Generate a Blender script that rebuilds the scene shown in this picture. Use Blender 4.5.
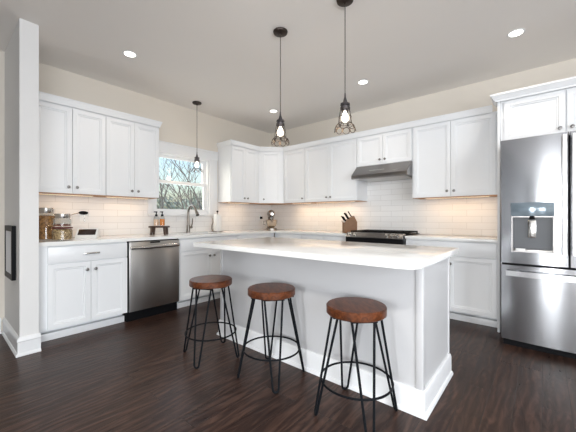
import bpy, bmesh, math, random
from math import radians as R, sin, cos, pi
from mathutils import Vector, Matrix

random.seed(7)
sc = bpy.context.scene
for o in list(bpy.data.objects):
    bpy.data.objects.remove(o)
col = sc.collection

# ------------------------------------------------------------------ camera, world, light, exposure
H = 2.77                                   # ceiling height
cam_d = bpy.data.cameras.new('camera')
cam_d.sensor_width = 36.0
cam_d.lens = 301.47 / 576 * 36.0
cam_d.shift_y = 1.65 / 576
cam_d.clip_end = 200
cam = bpy.data.objects.new('camera', cam_d)
cam.location = (4.06, 0.0, 1.133)
cam.rotation_euler = (R(90), 0, 0.7025)
col.objects.link(cam)
sc.camera = cam

world = bpy.data.worlds.new('sky'); sc.world = world
world.use_nodes = True
wn = world.node_tree.nodes; wl = world.node_tree.links
bg = wn['Background']
sky = wn.new('ShaderNodeTexSky')
sky.sky_type = 'NISHITA'; sky.sun_disc = False
sky.sun_elevation = R(38); sky.sun_rotation = R(200)
sky.air_density = 1.2; sky.dust_density = 4.0; sky.ozone_density = 1.0
wl.new(sky.outputs['Color'], bg.inputs['Color'])
bg.inputs['Strength'].default_value = 0.36

def area(name, loc, rot, sx, sy, power, color=(1, 1, 1), parent=None):
    d = bpy.data.lights.new(name, 'AREA'); d.shape = 'RECTANGLE'
    d.size = sx; d.size_y = sy; d.energy = power; d.color = color
    o = bpy.data.objects.new(name, d); o.location = loc; o.rotation_euler = rot
    col.objects.link(o)
    if parent: o.parent = parent
    return o

# daylight through the room's openings, with one added fill lamp behind the camera
DAY = (0.90, 0.95, 1.0)
area('daylight_right', (7.1, -0.9, 1.35), (0, R(90), 0), 2.1, 3.8, 215, DAY)
area('fill_behind', (5.9, -7.4, 1.25), (R(90), 0, 0), 1.3, 2.1, 120, DAY)  # added fill lamp at an unseen opening, brightens the range wall
area('daylight_behind_narrow', (3.86, -7.4, 1.25), (R(90), 0, 0), 0.72, 2.1, 175, DAY)
area('daylight_kitchen_window', (-0.12, 2.39, 1.62), (0, R(-90), 0), 0.78, 0.8, 3, DAY)

vs = sc.view_settings
vs.view_transform = 'Standard'; vs.look = 'None'; vs.gamma = 1.0; vs.use_curve_mapping = False
vs.exposure = 0.20

# ------------------------------------------------------------------ materials
def new_mat(name):
    m = bpy.data.materials.new(name); m.use_nodes = True
    return m, m.node_tree.nodes, m.node_tree.links, m.node_tree.nodes['Principled BSDF']

def pbr(name, color, rough=0.5, metal=0.0, noise=0.0, nscale=8, bump=0.0, bscale=60, coat=0.0, spec=None, emit=None, estr=0):
    m, n, l, p = new_mat(name)
    p.inputs['Base Color'].default_value = (*color, 1)
    p.inputs['Roughness'].default_value = rough
    p.inputs['Metallic'].default_value = metal
    p.inputs['Coat Weight'].default_value = coat
    if spec is not None: p.inputs['Specular IOR Level'].default_value = spec
    tc = n.new('ShaderNodeTexCoord')
    if noise:
        t = n.new('ShaderNodeTexNoise'); t.inputs['Scale'].default_value = nscale; t.inputs['Detail'].default_value = 4
        l.new(tc.outputs['Object'], t.inputs['Vector'])
        mx = n.new('ShaderNodeMix'); mx.data_type = 'RGBA'
        mx.inputs[6].default_value = (*[c * (1 - noise) for c in color], 1)
        mx.inputs[7].default_value = (*[min(1, c * (1 + noise)) for c in color], 1)
        l.new(t.outputs['Fac'], mx.inputs[0]); l.new(mx.outputs[2], p.inputs['Base Color'])
    if bump:
        t = n.new('ShaderNodeTexNoise'); t.inputs['Scale'].default_value = bscale; t.inputs['Detail'].default_value = 3
        l.new(tc.outputs['Object'], t.inputs['Vector'])
        b = n.new('ShaderNodeBump'); b.inputs['Strength'].default_value = bump; b.inputs['Distance'].default_value = 0.002
        l.new(t.outputs['Fac'], b.inputs['Height']); l.new(b.outputs['Normal'], p.inputs['Normal'])
    if emit:
        p.inputs['Emission Color'].default_value = (*emit, 1); p.inputs['Emission Strength'].default_value = estr
    return m

M = {}
M['cab'] = pbr('white_cabinet_paint', (0.835, 0.85, 0.87), 0.32, noise=0.01, nscale=3)
M['cab_in'] = pbr('cabinet_interior', (0.72, 0.72, 0.72), 0.6, noise=0.02)
M['isl'] = pbr('island_paint', (0.57, 0.57, 0.58), 0.36, noise=0.01, nscale=3)
M['trim'] = pbr('white_trim_paint', (0.80, 0.81, 0.825), 0.3, noise=0.01, nscale=3)
M['wall'] = pbr('greige_wall_paint', (0.74, 0.685, 0.61), 0.75, noise=0.012, nscale=2.5, bump=0.08, bscale=180)
M['stub'] = pbr('pale_grey_wall_paint', (0.78, 0.775, 0.77), 0.7, noise=0.012, nscale=2.5, bump=0.08, bscale=180)
M['refl_dark'] = pbr('charcoal_reflection_paint', (0.15, 0.15, 0.155), 0.7, noise=0.02, nscale=2.5)  # made-up charcoal on unseen walls, darkens the refrigerator's reflections
M['ceil'] = pbr('ceiling_paint', (0.88, 0.85, 0.82), 0.85, noise=0.01, nscale=2, bump=0.06, bscale=150)
M['quartz'] = pbr('white_quartz', (0.88, 0.88, 0.87), 0.10, noise=0.025, nscale=14)
M['knob'] = pbr('dark_nickel_knob', (0.26, 0.25, 0.245), 0.28, 1.0, noise=0.02)
M['chrome'] = pbr('polished_nickel', (0.55, 0.54, 0.52), 0.22, 1.0, noise=0.02)
M['nickel'] = pbr('brushed_nickel', (0.24, 0.22, 0.20), 0.30, 1.0, noise=0.03)
M['black'] = pbr('black_plastic', (0.006, 0.006, 0.007), 0.45, spec=0.08, noise=0.05)
M['blackmetal'] = pbr('black_powder_coat', (0.006, 0.007, 0.009), 0.5, spec=0.10, noise=0.1, nscale=30)
M['castiron'] = pbr('cast_iron', (0.008, 0.008, 0.008), 0.6, 0.0, spec=0.1, bump=0.2, bscale=200)
M['bronze'] = pbr('oil_rubbed_bronze', (0.055, 0.042, 0.036), 0.38, 0.8, noise=0.12, nscale=25)
M['pewter'] = pbr('aged_socket_metal', (0.13, 0.12, 0.125), 0.35, 0.9, noise=0.15, nscale=25)
M['cord'] = pbr('dark_cord', (0.07, 0.055, 0.045), 0.7, noise=0.15, nscale=60)
M['maple'] = pbr('maple_underside', (0.46, 0.22, 0.075), 0.45, noise=0.12, nscale=10)
M['whiteplastic'] = pbr('white_plastic', (0.82, 0.82, 0.81), 0.35, noise=0.01)
M['paper'] = pbr('paper_towel', (0.85, 0.84, 0.82), 0.9, noise=0.02, bump=0.4, bscale=90)
M['screen'] = pbr('dark_screen', (0.03, 0.018, 0.016), 0.18, noise=0.2, nscale=6)
M['soap'] = pbr('amber_soap', (0.90, 0.30, 0.05), 0.25, noise=0.05)
M['soap2'] = pbr('peach_soap', (0.90, 0.62, 0.44), 0.25, noise=0.05)
M['darkwood'] = pbr('dark_stained_wood', (0.055, 0.028, 0.017), 0.5, noise=0.3, nscale=18)
M['blockwood'] = pbr('knife_block_wood', (0.20, 0.095, 0.04), 0.45, noise=0.25, nscale=22)
M['silver'] = pbr('mixer_silver', (0.20, 0.18, 0.17), 0.22, 0.9, noise=0.03)
M['red'] = pbr('dark_red_lid', (0.10, 0.014, 0.012), 0.35, noise=0.1)
M['artpaper'] = pbr('pale_print', (0.74, 0.76, 0.80), 0.5, noise=0.06, nscale=5)
M['grass'] = pbr('lawn', (0.24, 0.25, 0.17), 0.9, noise=0.35, nscale=2.5)
M['bark'] = pbr('bark', (0.17, 0.155, 0.145), 0.9, noise=0.3, nscale=9)
M['pine'] = pbr('pine_needles', (0.085, 0.17, 0.085), 0.8, noise=0.4, nscale=2)
M['brush'] = pbr('grey_green_brush', (0.36, 0.42, 0.38), 0.9, noise=0.35, nscale=1.2)
M['bulb'] = pbr('lit_bulb', (1, 0.9, 0.75), 0.4, emit=(1.0, 0.86, 0.66), estr=4)
M['can'] = pbr('lit_lens', (1, 1, 1), 0.4, emit=(1.0, 0.95, 0.86), estr=6)
M['led'] = pbr('lit_led_diffuser', (1, 0.9, 0.75), 0.4, emit=(1.0, 0.70, 0.40), estr=1.6)

def stainless(name, base, rough, horiz=True, streak=0.012):
    m, n, l, p = new_mat(name)
    p.inputs['Base Color'].default_value = (*base, 1); p.inputs['Metallic'].default_value = 1.0
    tc = n.new('ShaderNodeTexCoord'); mp = n.new('ShaderNodeMapping')
    mp.inputs['Scale'].default_value = (1.5, 1.5, 260) if horiz else (260, 260, 1.5)
    t = n.new('ShaderNodeTexNoise'); t.inputs['Scale'].default_value = 1.0; t.inputs['Detail'].default_value = 3
    l.new(tc.outputs['Object'], mp.inputs['Vector']); l.new(mp.outputs['Vector'], t.inputs['Vector'])
    mr = n.new('ShaderNodeMapRange'); mr.inputs['To Min'].default_value = rough - streak / 2; mr.inputs['To Max'].default_value = rough + streak / 2
    l.new(t.outputs['Fac'], mr.inputs['Value']); l.new(mr.outputs['Result'], p.inputs['Roughness'])
    p.inputs['Anisotropic'].default_value = 0.6; p.inputs['Anisotropic Rotation'].default_value = 0.25
    tg = n.new('ShaderNodeTangent'); tg.direction_type = 'RADIAL'; tg.axis = 'Z'
    l.new(tg.outputs['Tangent'], p.inputs['Tangent'])
    return m
M['steel'] = stainless('brushed_stainless', (0.39, 0.395, 0.41), 0.15)
M['steel_bright'] = stainless('polished_handle_steel', (0.72, 0.72, 0.73), 0.24)
M['steel_dark'] = stainless('dishwasher_stainless', (0.48, 0.465, 0.45), 0.32)
M['steel_range'] = stainless('range_stainless', (0.22, 0.21, 0.205), 0.3)
M['steel_hood'] = stainless('hood_stainless', (0.27, 0.26, 0.255), 0.30)

def glass(name, tint=(1, 1, 1), transp=0.9):
    m, n, l, p = new_mat(name)
    n.remove(p)
    tr = n.new('ShaderNodeBsdfTransparent'); tr.inputs['Color'].default_value = (*tint, 1)
    gl = n.new('ShaderNodeBsdfGlossy'); gl.inputs['Roughness'].default_value = 0.03
    mx = n.new('ShaderNodeMixShader')
    lw = n.new('ShaderNodeLayerWeight'); lw.inputs['Blend'].default_value = 0.5
    pw = n.new('ShaderNodeMath'); pw.operation = 'POWER'; pw.inputs[1].default_value = 4.0; l.new(lw.outputs['Facing'], pw.inputs[0])
    fr = n.new('ShaderNodeMath'); fr.operation = 'MULTIPLY_ADD'; fr.inputs[1].default_value = 0.45; fr.inputs[2].default_value = 0.035
    l.new(pw.outputs[0], fr.inputs[0]); l.new(fr.outputs[0], mx.inputs[0]); l.new(tr.outputs[0], mx.inputs[1]); l.new(gl.outputs[0], mx.inputs[2])
    l.new(mx.outputs[0], n['Material Output'].inputs['Surface'])
    return m
M['glass'] = glass('window_glass', (0.93, 0.96, 0.96))
M['jarglass'] = glass('jar_glass', (0.93, 0.94, 0.94))

def tile_mat(name, axis, u0):
    m, n, l, p = new_mat(name)
    tc = n.new('ShaderNodeTexCoord'); sp = n.new('ShaderNodeSeparateXYZ'); cb = n.new('ShaderNodeCombineXYZ')
    l.new(tc.outputs['Object'], sp.inputs[0])
    a = n.new('ShaderNodeMath'); a.operation = 'SUBTRACT'; a.inputs[1].default_value = u0
    l.new(sp.outputs[axis], a.inputs[0]); l.new(a.outputs[0], cb.inputs[0])
    z = n.new('ShaderNodeMath'); z.operation = 'SUBTRACT'; z.inputs[1].default_value = 0.914
    l.new(sp.outputs[2], z.inputs[0]); l.new(z.outputs[0], cb.inputs[1])
    br = n.new('ShaderNodeTexBrick')
    br.inputs['Scale'].default_value = 1.0; br.inputs['Brick Width'].default_value = 0.315; br.inputs['Row Height'].default_value = 0.0785
    br.inputs['Mortar Size'].default_value = 0.0022; br.inputs['Mortar Smooth'].default_value = 0.1; br.offset = 0.5
    br.inputs['Color1'].default_value = (0.86, 0.85, 0.84, 1); br.inputs['Color2'].default_value = (0.82, 0.81, 0.80, 1)
    br.inputs['Mortar'].default_value = (0.64, 0.625, 0.61, 1)
    l.new(cb.outputs[0], br.inputs['Vector']); l.new(br.outputs['Color'], p.inputs['Base Color'])
    mr = n.new('ShaderNodeMapRange'); mr.inputs['To Min'].default_value = 0.14; mr.inputs['To Max'].default_value = 0.7
    l.new(br.outputs['Fac'], mr.inputs['Value']); l.new(mr.outputs['Result'], p.inputs['Roughness'])
    iv = n.new('ShaderNodeMath'); iv.operation = 'SUBTRACT'; iv.inputs[0].default_value = 1.0
    l.new(br.outputs['Fac'], iv.inputs[1])
    b = n.new('ShaderNodeBump'); b.inputs['Strength'].default_value = 0.5; b.inputs['Distance'].default_value = 0.002
    l.new(iv.outputs[0], b.inputs['Height']); l.new(b.outputs['Normal'], p.inputs['Normal'])
    return m
M['tile_left'] = tile_mat('subway_tile_left', 1, 1.182)
M['tile_back'] = tile_mat('subway_tile_back', 0, 2.08)

def floor_mat():
    m, n, l, p = new_mat('dark_oak_planks')
    tc = n.new('ShaderNodeTexCoord'); sp = n.new('ShaderNodeSeparateXYZ'); cb = n.new('ShaderNodeCombineXYZ')
    l.new(tc.outputs['Object'], sp.inputs[0])
    a = n.new('ShaderNodeMath'); a.operation = 'ADD'; a.inputs[1].default_value = -4.055 + 0.13 * 60
    l.new(sp.outputs[0], a.inputs[0]); l.new(sp.outputs[1], cb.inputs[0]); l.new(a.outputs[0], cb.inputs[1])
    br = n.new('ShaderNodeTexBrick'); br.offset = 0.37; br.offset_frequency = 3
    br.inputs['Scale'].default_value = 1.0; br.inputs['Brick Width'].default_value = 1.45; br.inputs['Row Height'].default_value = 0.13
    br.inputs['Mortar Size'].default_value = 0.0012; br.inputs['Mortar Smooth'].default_value = 0.3
    br.inputs['Color1'].default_value = (0.0, 0.0, 0.0, 1); br.inputs['Color2'].default_value = (1, 1, 1, 1); br.inputs['Mortar'].default_value = (0.5, 0.5, 0.5, 1)
    l.new(cb.outputs[0], br.inputs['Vector'])
    # grain: noise stretched along the plank, offset per plank
    mp = n.new('ShaderNodeMapping'); mp.inputs['Scale'].default_value = (3.4, 19, 1)
    ofs = n.new('ShaderNodeVectorMath'); ofs.operation = 'MULTIPLY_ADD'; ofs.inputs[1].default_value = (9, 3, 5)
    l.new(br.outputs['Color'], ofs.inputs[0]); l.new(cb.outputs[0], ofs.inputs[2])
    l.new(ofs.outputs[0], mp.inputs['Vector'])
    g1 = n.new('ShaderNodeTexNoise'); g1.inputs['Scale'].default_value = 1.0; g1.inputs['Detail'].default_value = 6; g1.inputs['Distortion'].default_value = 2.6
    l.new(mp.outputs[0], g1.inputs['Vector'])
    wv = n.new('ShaderNodeTexWave'); wv.wave_type = 'BANDS'; wv.bands_direction = 'Y'
    mp2 = n.new('ShaderNodeMapping'); mp2.inputs['Scale'].default_value = (0.8, 4.2, 1)
    l.new(ofs.outputs[0], mp2.inputs['Vector']); l.new(mp2.outputs[0], wv.inputs['Vector'])
    wv.inputs['Scale'].default_value = 1.3; wv.inputs['Distortion'].default_value = 14.0; wv.inputs['Detail'].default_value = 2.5; wv.inputs['Detail Scale'].default_value = 1.3
    mixg = n.new('ShaderNodeMath'); mixg.operation = 'MULTIPLY_ADD'; mixg.inputs[1].default_value = 0.66
    l.new(g1.outputs['Fac'], mixg.inputs[0])
    wv2 = n.new('ShaderNodeMath'); wv2.operation = 'MULTIPLY'; wv2.inputs[1].default_value = 0.20
    l.new(wv.outputs['Fac'], wv2.inputs[0]); l.new(wv2.outputs[0], mixg.inputs[2])
    tone = n.new('ShaderNodeSeparateColor'); l.new(br.outputs['Color'], tone.inputs[0])
    t2 = n.new('ShaderNodeMath'); t2.operation = 'MULTIPLY_ADD'; t2.inputs[1].default_value = 0.16
    l.new(tone.outputs[0], t2.inputs[0]); l.new(mixg.outputs[0], t2.inputs[2])
    cr = n.new('ShaderNodeValToRGB')
    e = cr.color_ramp.elements
    e[0].position = 0.18; e[0].color = (0.012, 0.0068, 0.0054, 1)
    e[1].position = 0.82; e[1].color = (0.105, 0.057, 0.041, 1)
    x = e.new(0.5); x.color = (0.038, 0.0205, 0.0158, 1)
    l.new(t2.outputs[0], cr.inputs[0])
    dk = n.new('ShaderNodeMix'); dk.data_type = 'RGBA'; dk.inputs[7].default_value = (0.004, 0.003, 0.002, 1)
    l.new(br.outputs['Fac'], dk.inputs[0]); l.new(cr.outputs[0], dk.inputs[6]); l.new(dk.outputs[2], p.inputs['Base Color'])
    mr = n.new('ShaderNodeMapRange'); mr.inputs['To Min'].default_value = 0.24; mr.inputs['To Max'].default_value = 0.42
    l.new(mixg.outputs[0], mr.inputs['Value']); l.new(mr.outputs['Result'], p.inputs['Roughness'])
    hs = n.new('ShaderNodeMath'); hs.operation = 'SUBTRACT'; l.new(mixg.outputs[0], hs.inputs[0]); l.new(br.outputs['Fac'], hs.inputs[1])
    b = n.new('ShaderNodeBump'); b.inputs['Strength'].default_value = 0.6; b.inputs['Distance'].default_value = 0.003
    l.new(hs.outputs[0], b.inputs['Height']); l.new(b.outputs['Normal'], p.inputs['Normal'])
    p.inputs['Specular IOR Level'].default_value = 0.20
    return m
M['floor'] = floor_mat()

def seat_wood():
    m, n, l, p = new_mat('stool_seat_wood')
    tc = n.new('ShaderNodeTexCoord'); mp = n.new('ShaderNodeMapping'); mp.inputs['Scale'].default_value = (7, 1.6, 7)
    l.new(tc.outputs['Object'], mp.inputs['Vector'])
    g = n.new('ShaderNodeTexNoise'); g.inputs['Scale'].default_value = 5; g.inputs['Detail'].default_value = 5; g.inputs['Distortion'].default_value = 1.2
    l.new(mp.outputs[0], g.inputs['Vector'])
    cr = n.new('ShaderNodeValToRGB'); e = cr.color_ramp.elements
    e[0].position = 0.25; e[0].color = (0.032, 0.010, 0.005, 1); e[1].position = 0.75; e[1].color = (0.155, 0.048, 0.018, 1)
    l.new(g.outputs['Fac'], cr.inputs[0]); l.new(cr.outputs[0], p.inputs['Base Color'])
    p.inputs['Roughness'].default_value = 0.36; p.inputs['Specular IOR Level'].default_value = 0.22
    return m
M['seat'] = seat_wood()

def cereal(name, c1, c2, scale):
    m, n, l, p = new_mat(name)
    tc = n.new('ShaderNodeTexCoord'); v = n.new('ShaderNodeTexVoronoi'); v.inputs['Scale'].default_value = scale
    l.new(tc.outputs['Object'], v.inputs['Vector'])
    sepc = n.new('ShaderNodeSeparateColor'); l.new(v.outputs['Color'], sepc.inputs[0])
    mx = n.new('ShaderNodeMix'); mx.data_type = 'RGBA'; mx.inputs[6].default_value = (*c1, 1); mx.inputs[7].default_value = (*c2, 1)
    l.new(sepc.outputs[0], mx.inputs[0]); l.new(mx.outputs[2], p.inputs['Base Color'])
    b = n.new('ShaderNodeBump'); b.inputs['Strength'].default_value = 0.8; b.inputs['Distance'].default_value = 0.004; b.invert = True
    l.new(v.outputs['Distance'], b.inputs['Height']); l.new(b.outputs['Normal'], p.inputs['Normal'])
    p.inputs['Roughness'].default_value = 0.7
    return m
M['cereal'] = cereal('brown_cereal', (0.56, 0.28, 0.09), (0.22, 0.10, 0.03), 75)
M['granola'] = cereal('pale_granola', (0.62, 0.44, 0.22), (0.14, 0.075, 0.03), 80)
M['berries'] = cereal('dark_dried_fruit', (0.16, 0.03, 0.02), (0.35, 0.16, 0.09), 70)

# ------------------------------------------------------------------ mesh helpers
class MB:
    def __init__(s): s.b = bmesh.new()
    def box(s, x0, x1, y0, y1, z0, z1, bev=0.0, seg=2):
        r = bmesh.ops.create_cube(s.b, size=1.0)
        vs_ = r['verts']
        for v in vs_:
            v.co = Vector(((x0 + x1) / 2 + v.co.x * (x1 - x0), (y0 + y1) / 2 + v.co.y * (y1 - y0), (z0 + z1) / 2 + v.co.z * (z1 - z0)))
        if bev:
            es = list({e for v in vs_ for e in v.link_edges})
            bmesh.ops.bevel(s.b, geom=es, offset=bev, segments=seg, affect='EDGES', profile=0.5)
        return s
    def panel(s, x0, x1, z0, z1, y0, y1, stile=0.057, rec=0.015, inner=0.014):
        """shaker front: face at y0 (towards -y), back at y1"""
        r = bmesh.ops.create_cube(s.b, size=1.0)
        for v in r['verts']:
            v.co = Vector(((x0 + x1) / 2 + v.co.x * (x1 - x0), (y0 + y1) / 2 + v.co.y * (y1 - y0), (z0 + z1) / 2 + v.co.z * (z1 - z0)))
        fs = {f for v in r['verts'] for f in v.link_faces}
        for f in fs: f.normal_update()
        front = min(fs, key=lambda f: f.calc_center_median().y)
        bmesh.ops.inset_region(s.b, faces=[front], thickness=0.0025, depth=0.0)
        for v in front.verts: pass
        bmesh.ops.inset_region(s.b, faces=[front], thickness=stile, depth=0.0)
        bmesh.ops.inset_region(s.b, faces=[front], thickness=inner * 0.45, depth=-rec * 0.55)
        bmesh.ops.inset_region(s.b, faces=[front], thickness=inner, depth=0.0)
        bmesh.ops.inset_region(s.b, faces=[front], thickness=inner * 0.4, depth=-rec * 0.45)
        return s
    def cyl(s, p0, p1, r0, r1=None, n=20, caps=True):
        p0 = Vector(p0); p1 = Vector(p1); r1 = r0 if r1 is None else r1
        d = (p1 - p0); q = d.to_track_quat('Z', 'Y')
        rings = []
        for p, r in ((p0, r0), (p1, r1)):
            rings.append([s.b.verts.new(p + q @ Vector((r * cos(2 * pi * i / n), r * sin(2 * pi * i / n), 0))) for i in range(n)])
        for i in range(n):
            s.b.faces.new((rings[0][i], rings[0][(i + 1) % n], rings[1][(i + 1) % n], rings[1][i]))
        if caps:
            s.b.faces.new(list(reversed(rings[0]))); s.b.faces.new(rings[1])
        return s
    def tube(s, pts, r, n=8, closed=False):
        pts = [Vector(p) for p in pts]; N = len(pts); rr = r if isinstance(r, (list, tuple)) else [r] * N
        def tan(i):
            if closed: return (pts[(i + 1) % N] - pts[i - 1]).normalized()
            return (pts[min(i + 1, N - 1)] - pts[max(i - 1, 0)]).normalized()
        t = tan(0); u = t.orthogonal().normalized(); rings = []
        for i in range(N):
            t2 = tan(i); u = (u - t2 * u.dot(t2))
            u = u.normalized() if u.length > 1e-6 else t2.orthogonal().normalized()
            w = t2.cross(u)
            rings.append([s.b.verts.new(pts[i] + (u * cos(2 * pi * k / n) + w * sin(2 * pi * k / n)) * rr[i]) for k in range(n)])
        last = N if closed else N - 1
        for i in range(last):
            a, b = rings[i], rings[(i + 1) % N]
            sh = 0
            if closed and i == N - 1:
                sh = min(range(n), key=lambda q: (a[0].co - b[q].co).length)
            for k in range(n):
                s.b.faces.new((a[k], a[(k + 1) % n], b[(k + 1 + sh) % n], b[(k + sh) % n]))
        if not closed:
            s.b.faces.new(list(reversed(rings[0]))); s.b.faces.new(rings[-1])
        return s
    def lathe(s, prof, c=(0, 0, 0), n=28, axis='Z'):
        c = Vector(c); rings = []
        def P(r, z, a):
            if axis == 'Z': return c + Vector((r * cos(a), r * sin(a), z))
            if axis == '-Y': return c + Vector((r * cos(a), -z, r * sin(a)))
        for r, z in prof:
            if r < 1e-6: rings.append([s.b.verts.new(P(0, z, 0))])
            else: rings.append([s.b.verts.new(P(r, z, 2 * pi * i / n)) for i in range(n)])
        for a, b in zip(rings, rings[1:]):
            for i in range(n):
                j = (i + 1) % n
                if len(a) == 1 and len(b) == 1: continue
                if len(a) == 1: s.b.faces.new((a[0], b[j], b[i]))
                elif len(b) == 1: s.b.faces.new((a[i], a[j], b[0]))
                else: s.b.faces.new((a[i], a[j], b[j], b[i]))
        return s
    def prism(s, poly, z0, z1, bev=0.0):
        lo = [s.b.verts.new((x, y, z0)) for x, y in poly]; hi = [s.b.verts.new((x, y, z1)) for x, y in poly]
        n = len(poly)
        fs = [s.b.faces.new(list(reversed(lo))), s.b.faces.new(hi)]
        for i in range(n): fs.append(s.b.faces.new((lo[i], lo[(i + 1) % n], hi[(i + 1) % n], hi[i])))
        if bev:
            es = list(fs[0].edges) + list(fs[1].edges)
            bmesh.ops.bevel(s.b, geom=es, offset=bev, segments=2, affect='EDGES', profile=0.5)
        return s
    def prism_x(s, poly_yz, x0, x1):
        lo = [s.b.verts.new((x0, y, z)) for y, z in poly_yz]; hi = [s.b.verts.new((x1, y, z)) for y, z in poly_yz]
        n = len(poly_yz)
        s.b.faces.new(list(reversed(lo))); s.b.faces.new(hi)
        for i in range(n): s.b.faces.new((lo[i], lo[(i + 1) % n], hi[(i + 1) % n], hi[i]))
        return s
    def sweep(s, path, prof, closed=False):
        """path: 2d points; prof: (offset to the right of travel, z) closed loop"""
        P = [Vector(p) for p in path]; N = len(P); rings = []
        for i in range(N):
            ds = []
            if i > 0 or closed: ds.append((P[i] - P[i - 1]).normalized())
            if i < N - 1 or closed: ds.append((P[(i + 1) % N] - P[i]).normalized())
            ns = [Vector((d.y, -d.x)) for d in ds]
            m = sum(ns, Vector((0, 0))).normalized()
            k = 1.0 / max(0.2, m.dot(ns[0]))
            rings.append([s.b.verts.new((P[i].x + m.x * o * k, P[i].y + m.y * o * k, z)) for o, z in prof])
        n = len(prof)
        for i in range(N if closed else N - 1):
            a, b = rings[i], rings[(i + 1) % N]
            for k in range(n): s.b.faces.new((a[k], a[(k + 1) % n], b[(k + 1) % n], b[k]))
        if not closed:
            s.b.faces.new(rings[0]); s.b.faces.new(list(reversed(rings[-1])))
        return s
    def cells(s, xs, ys, keep, z0, z1):
        V = {}
        def v(i, j, z):
            k = (i, j, z)
            if k not in V: V[k] = s.b.verts.new((xs[i], ys[j], z0 if z == 0 else z1))
            return V[k]
        nx, ny = len(xs) - 1, len(ys) - 1
        K = lambda i, j: 0 <= i < nx and 0 <= j < ny and keep(i, j)
        for i in range(nx):
            for j in range(ny):
                if not K(i, j): continue
                s.b.faces.new((v(i, j, 1), v(i + 1, j, 1), v(i + 1, j + 1, 1), v(i, j + 1, 1)))
                s.b.faces.new((v(i, j, 0), v(i, j + 1, 0), v(i + 1, j + 1, 0), v(i + 1, j, 0)))
                if not K(i - 1, j): s.b.faces.new((v(i, j, 0), v(i, j, 1), v(i, j + 1, 1), v(i, j + 1, 0)))
                if not K(i + 1, j): s.b.faces.new((v(i + 1, j, 0), v(i + 1, j + 1, 0), v(i + 1, j + 1, 1), v(i + 1, j, 1)))
                if not K(i, j - 1): s.b.faces.new((v(i, j, 0), v(i + 1, j, 0), v(i + 1, j, 1), v(i, j, 1)))
                if not K(i, j + 1): s.b.faces.new((v(i, j + 1, 0), v(i, j + 1, 1), v(i + 1, j + 1, 1), v(i + 1, j + 1, 0)))
        return s
    def xf(s, mat):
        bmesh.ops.transform(s.b, matrix=mat, verts=s.b.verts[:]); return s
    def mesh(s, name, mat, smooth=28):
        bmesh.ops.recalc_face_normals(s.b, faces=s.b.faces[:])
        me = bpy.data.meshes.new(name); s.b.to_mesh(me); s.b.free()
        for m in (mat if isinstance(mat, (list, tuple)) else [mat]): me.materials.append(m)
        for p in me.polygons: p.use_smooth = True
        me.set_sharp_from_angle(angle=R(smooth))
        return me
    def build(s, name, mat, parent=None, loc=None, label=None, smooth=28):
        return link(name, s.mesh(name, mat, smooth), parent, loc, label)

def link(name, me, parent=None, loc=None, label=None):
    o = bpy.data.objects.new(name, me); col.objects.link(o)
    if parent: o.parent = parent
    if loc: o.location = loc
    if label: o['label'] = label
    return o
def tag(o, label, cat, group=None, kind=None):
    o['label'] = label; o['category'] = cat
    if group: o['group'] = group
    if kind: o['kind'] = kind
    return o
def thing(name, label, cat, loc=(0, 0, 0), rz=0.0, group=None):
    o = bpy.data.objects.new(name, None); o.empty_display_size = 0.05; col.objects.link(o)
    o.location = loc; o.rotation_euler = (0, 0, rz)
    return tag(o, label, cat, group)
def struct(name, o_or_mb, mat=None, parent=None):
    o = o_or_mb.build(name, mat, parent)
    if not parent: o['kind'] = 'structure'
    return o
def copy_tree(o, parent=None):
    c = o.copy(); col.objects.link(c)
    if parent: c.parent = parent
    for ch in list(o.children): copy_tree(ch, c)
    return c

# ------------------------------------------------------------------ the room
XR, YF, YB = 7.2, -7.5, 4.27
struct('floor', MB().box(-0.12, XR + 0.12, YF - 0.12, YB + 0.12, -0.06, 0.0), M['floor'])
struct('ceiling', MB().box(-0.12, XR + 0.12, YF - 0.12, YB + 0.12, H, H + 0.08), M['ceil'])
WY0, WY1, WZ0, WZ1 = 1.935, 2.855, 1.19, 2.06          # kitchen window opening
def wall_with_holes(name, axis, c0, c1, us, zs, holes, mat='wall'):
    """axis 'x': slab spans x c0..c1, u is y;  axis 'y': slab spans y c0..c1, u is x"""
    mb = MB(); mb.cells(us, zs, lambda i, j: (i, j) not in holes, c0, c1)
    if axis == 'x': mb.xf(Matrix(((0, 0, 1, 0), (1, 0, 0, 0), (0, 1, 0, 0), (0, 0, 0, 1))))
    else: mb.xf(Matrix(((1, 0, 0, 0), (0, 0, 1, 0), (0, 1, 0, 0), (0, 0, 0, 1))))
    return struct(name, mb, M[mat])
wall_with_holes('wall_left', 'x', -0.14, 0.0, [YF - 0.12, WY0, WY1, YB + 0.12], [0, WZ0, WZ1, H], {(1, 1)})
struct('wall_back', MB().box(0.0, XR, YB, YB + 0.12, 0, H), M['wall'])
wall_with_holes('wall_right', 'x', XR, XR + 0.12, [YF - 0.12, -2.85, 1.05, YB + 0.12], [0, 0.25, 2.45, H], {(1, 1)})
wall_with_holes('wall_front', 'y', YF - 0.12, YF, [0.0, 3.46, 4.26, 5.2, 6.6, XR], [0, 0.15, 2.4, H], {(1, 1), (3, 1)}, 'refl_dark')
struct('wall_blocker', MB().box(0.0, 2.6, YF, -1.0, 0, H), M['refl_dark'])  # added unseen block, keeps rear light off the stub wall
SX, SY0, SY1 = 0.783, 0.464, 0.588                       # end wall stub beside the counter
struct('wall_stub', MB().box(0.0, SX, SY0, SY1, 0, H), M['stub'])

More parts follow.
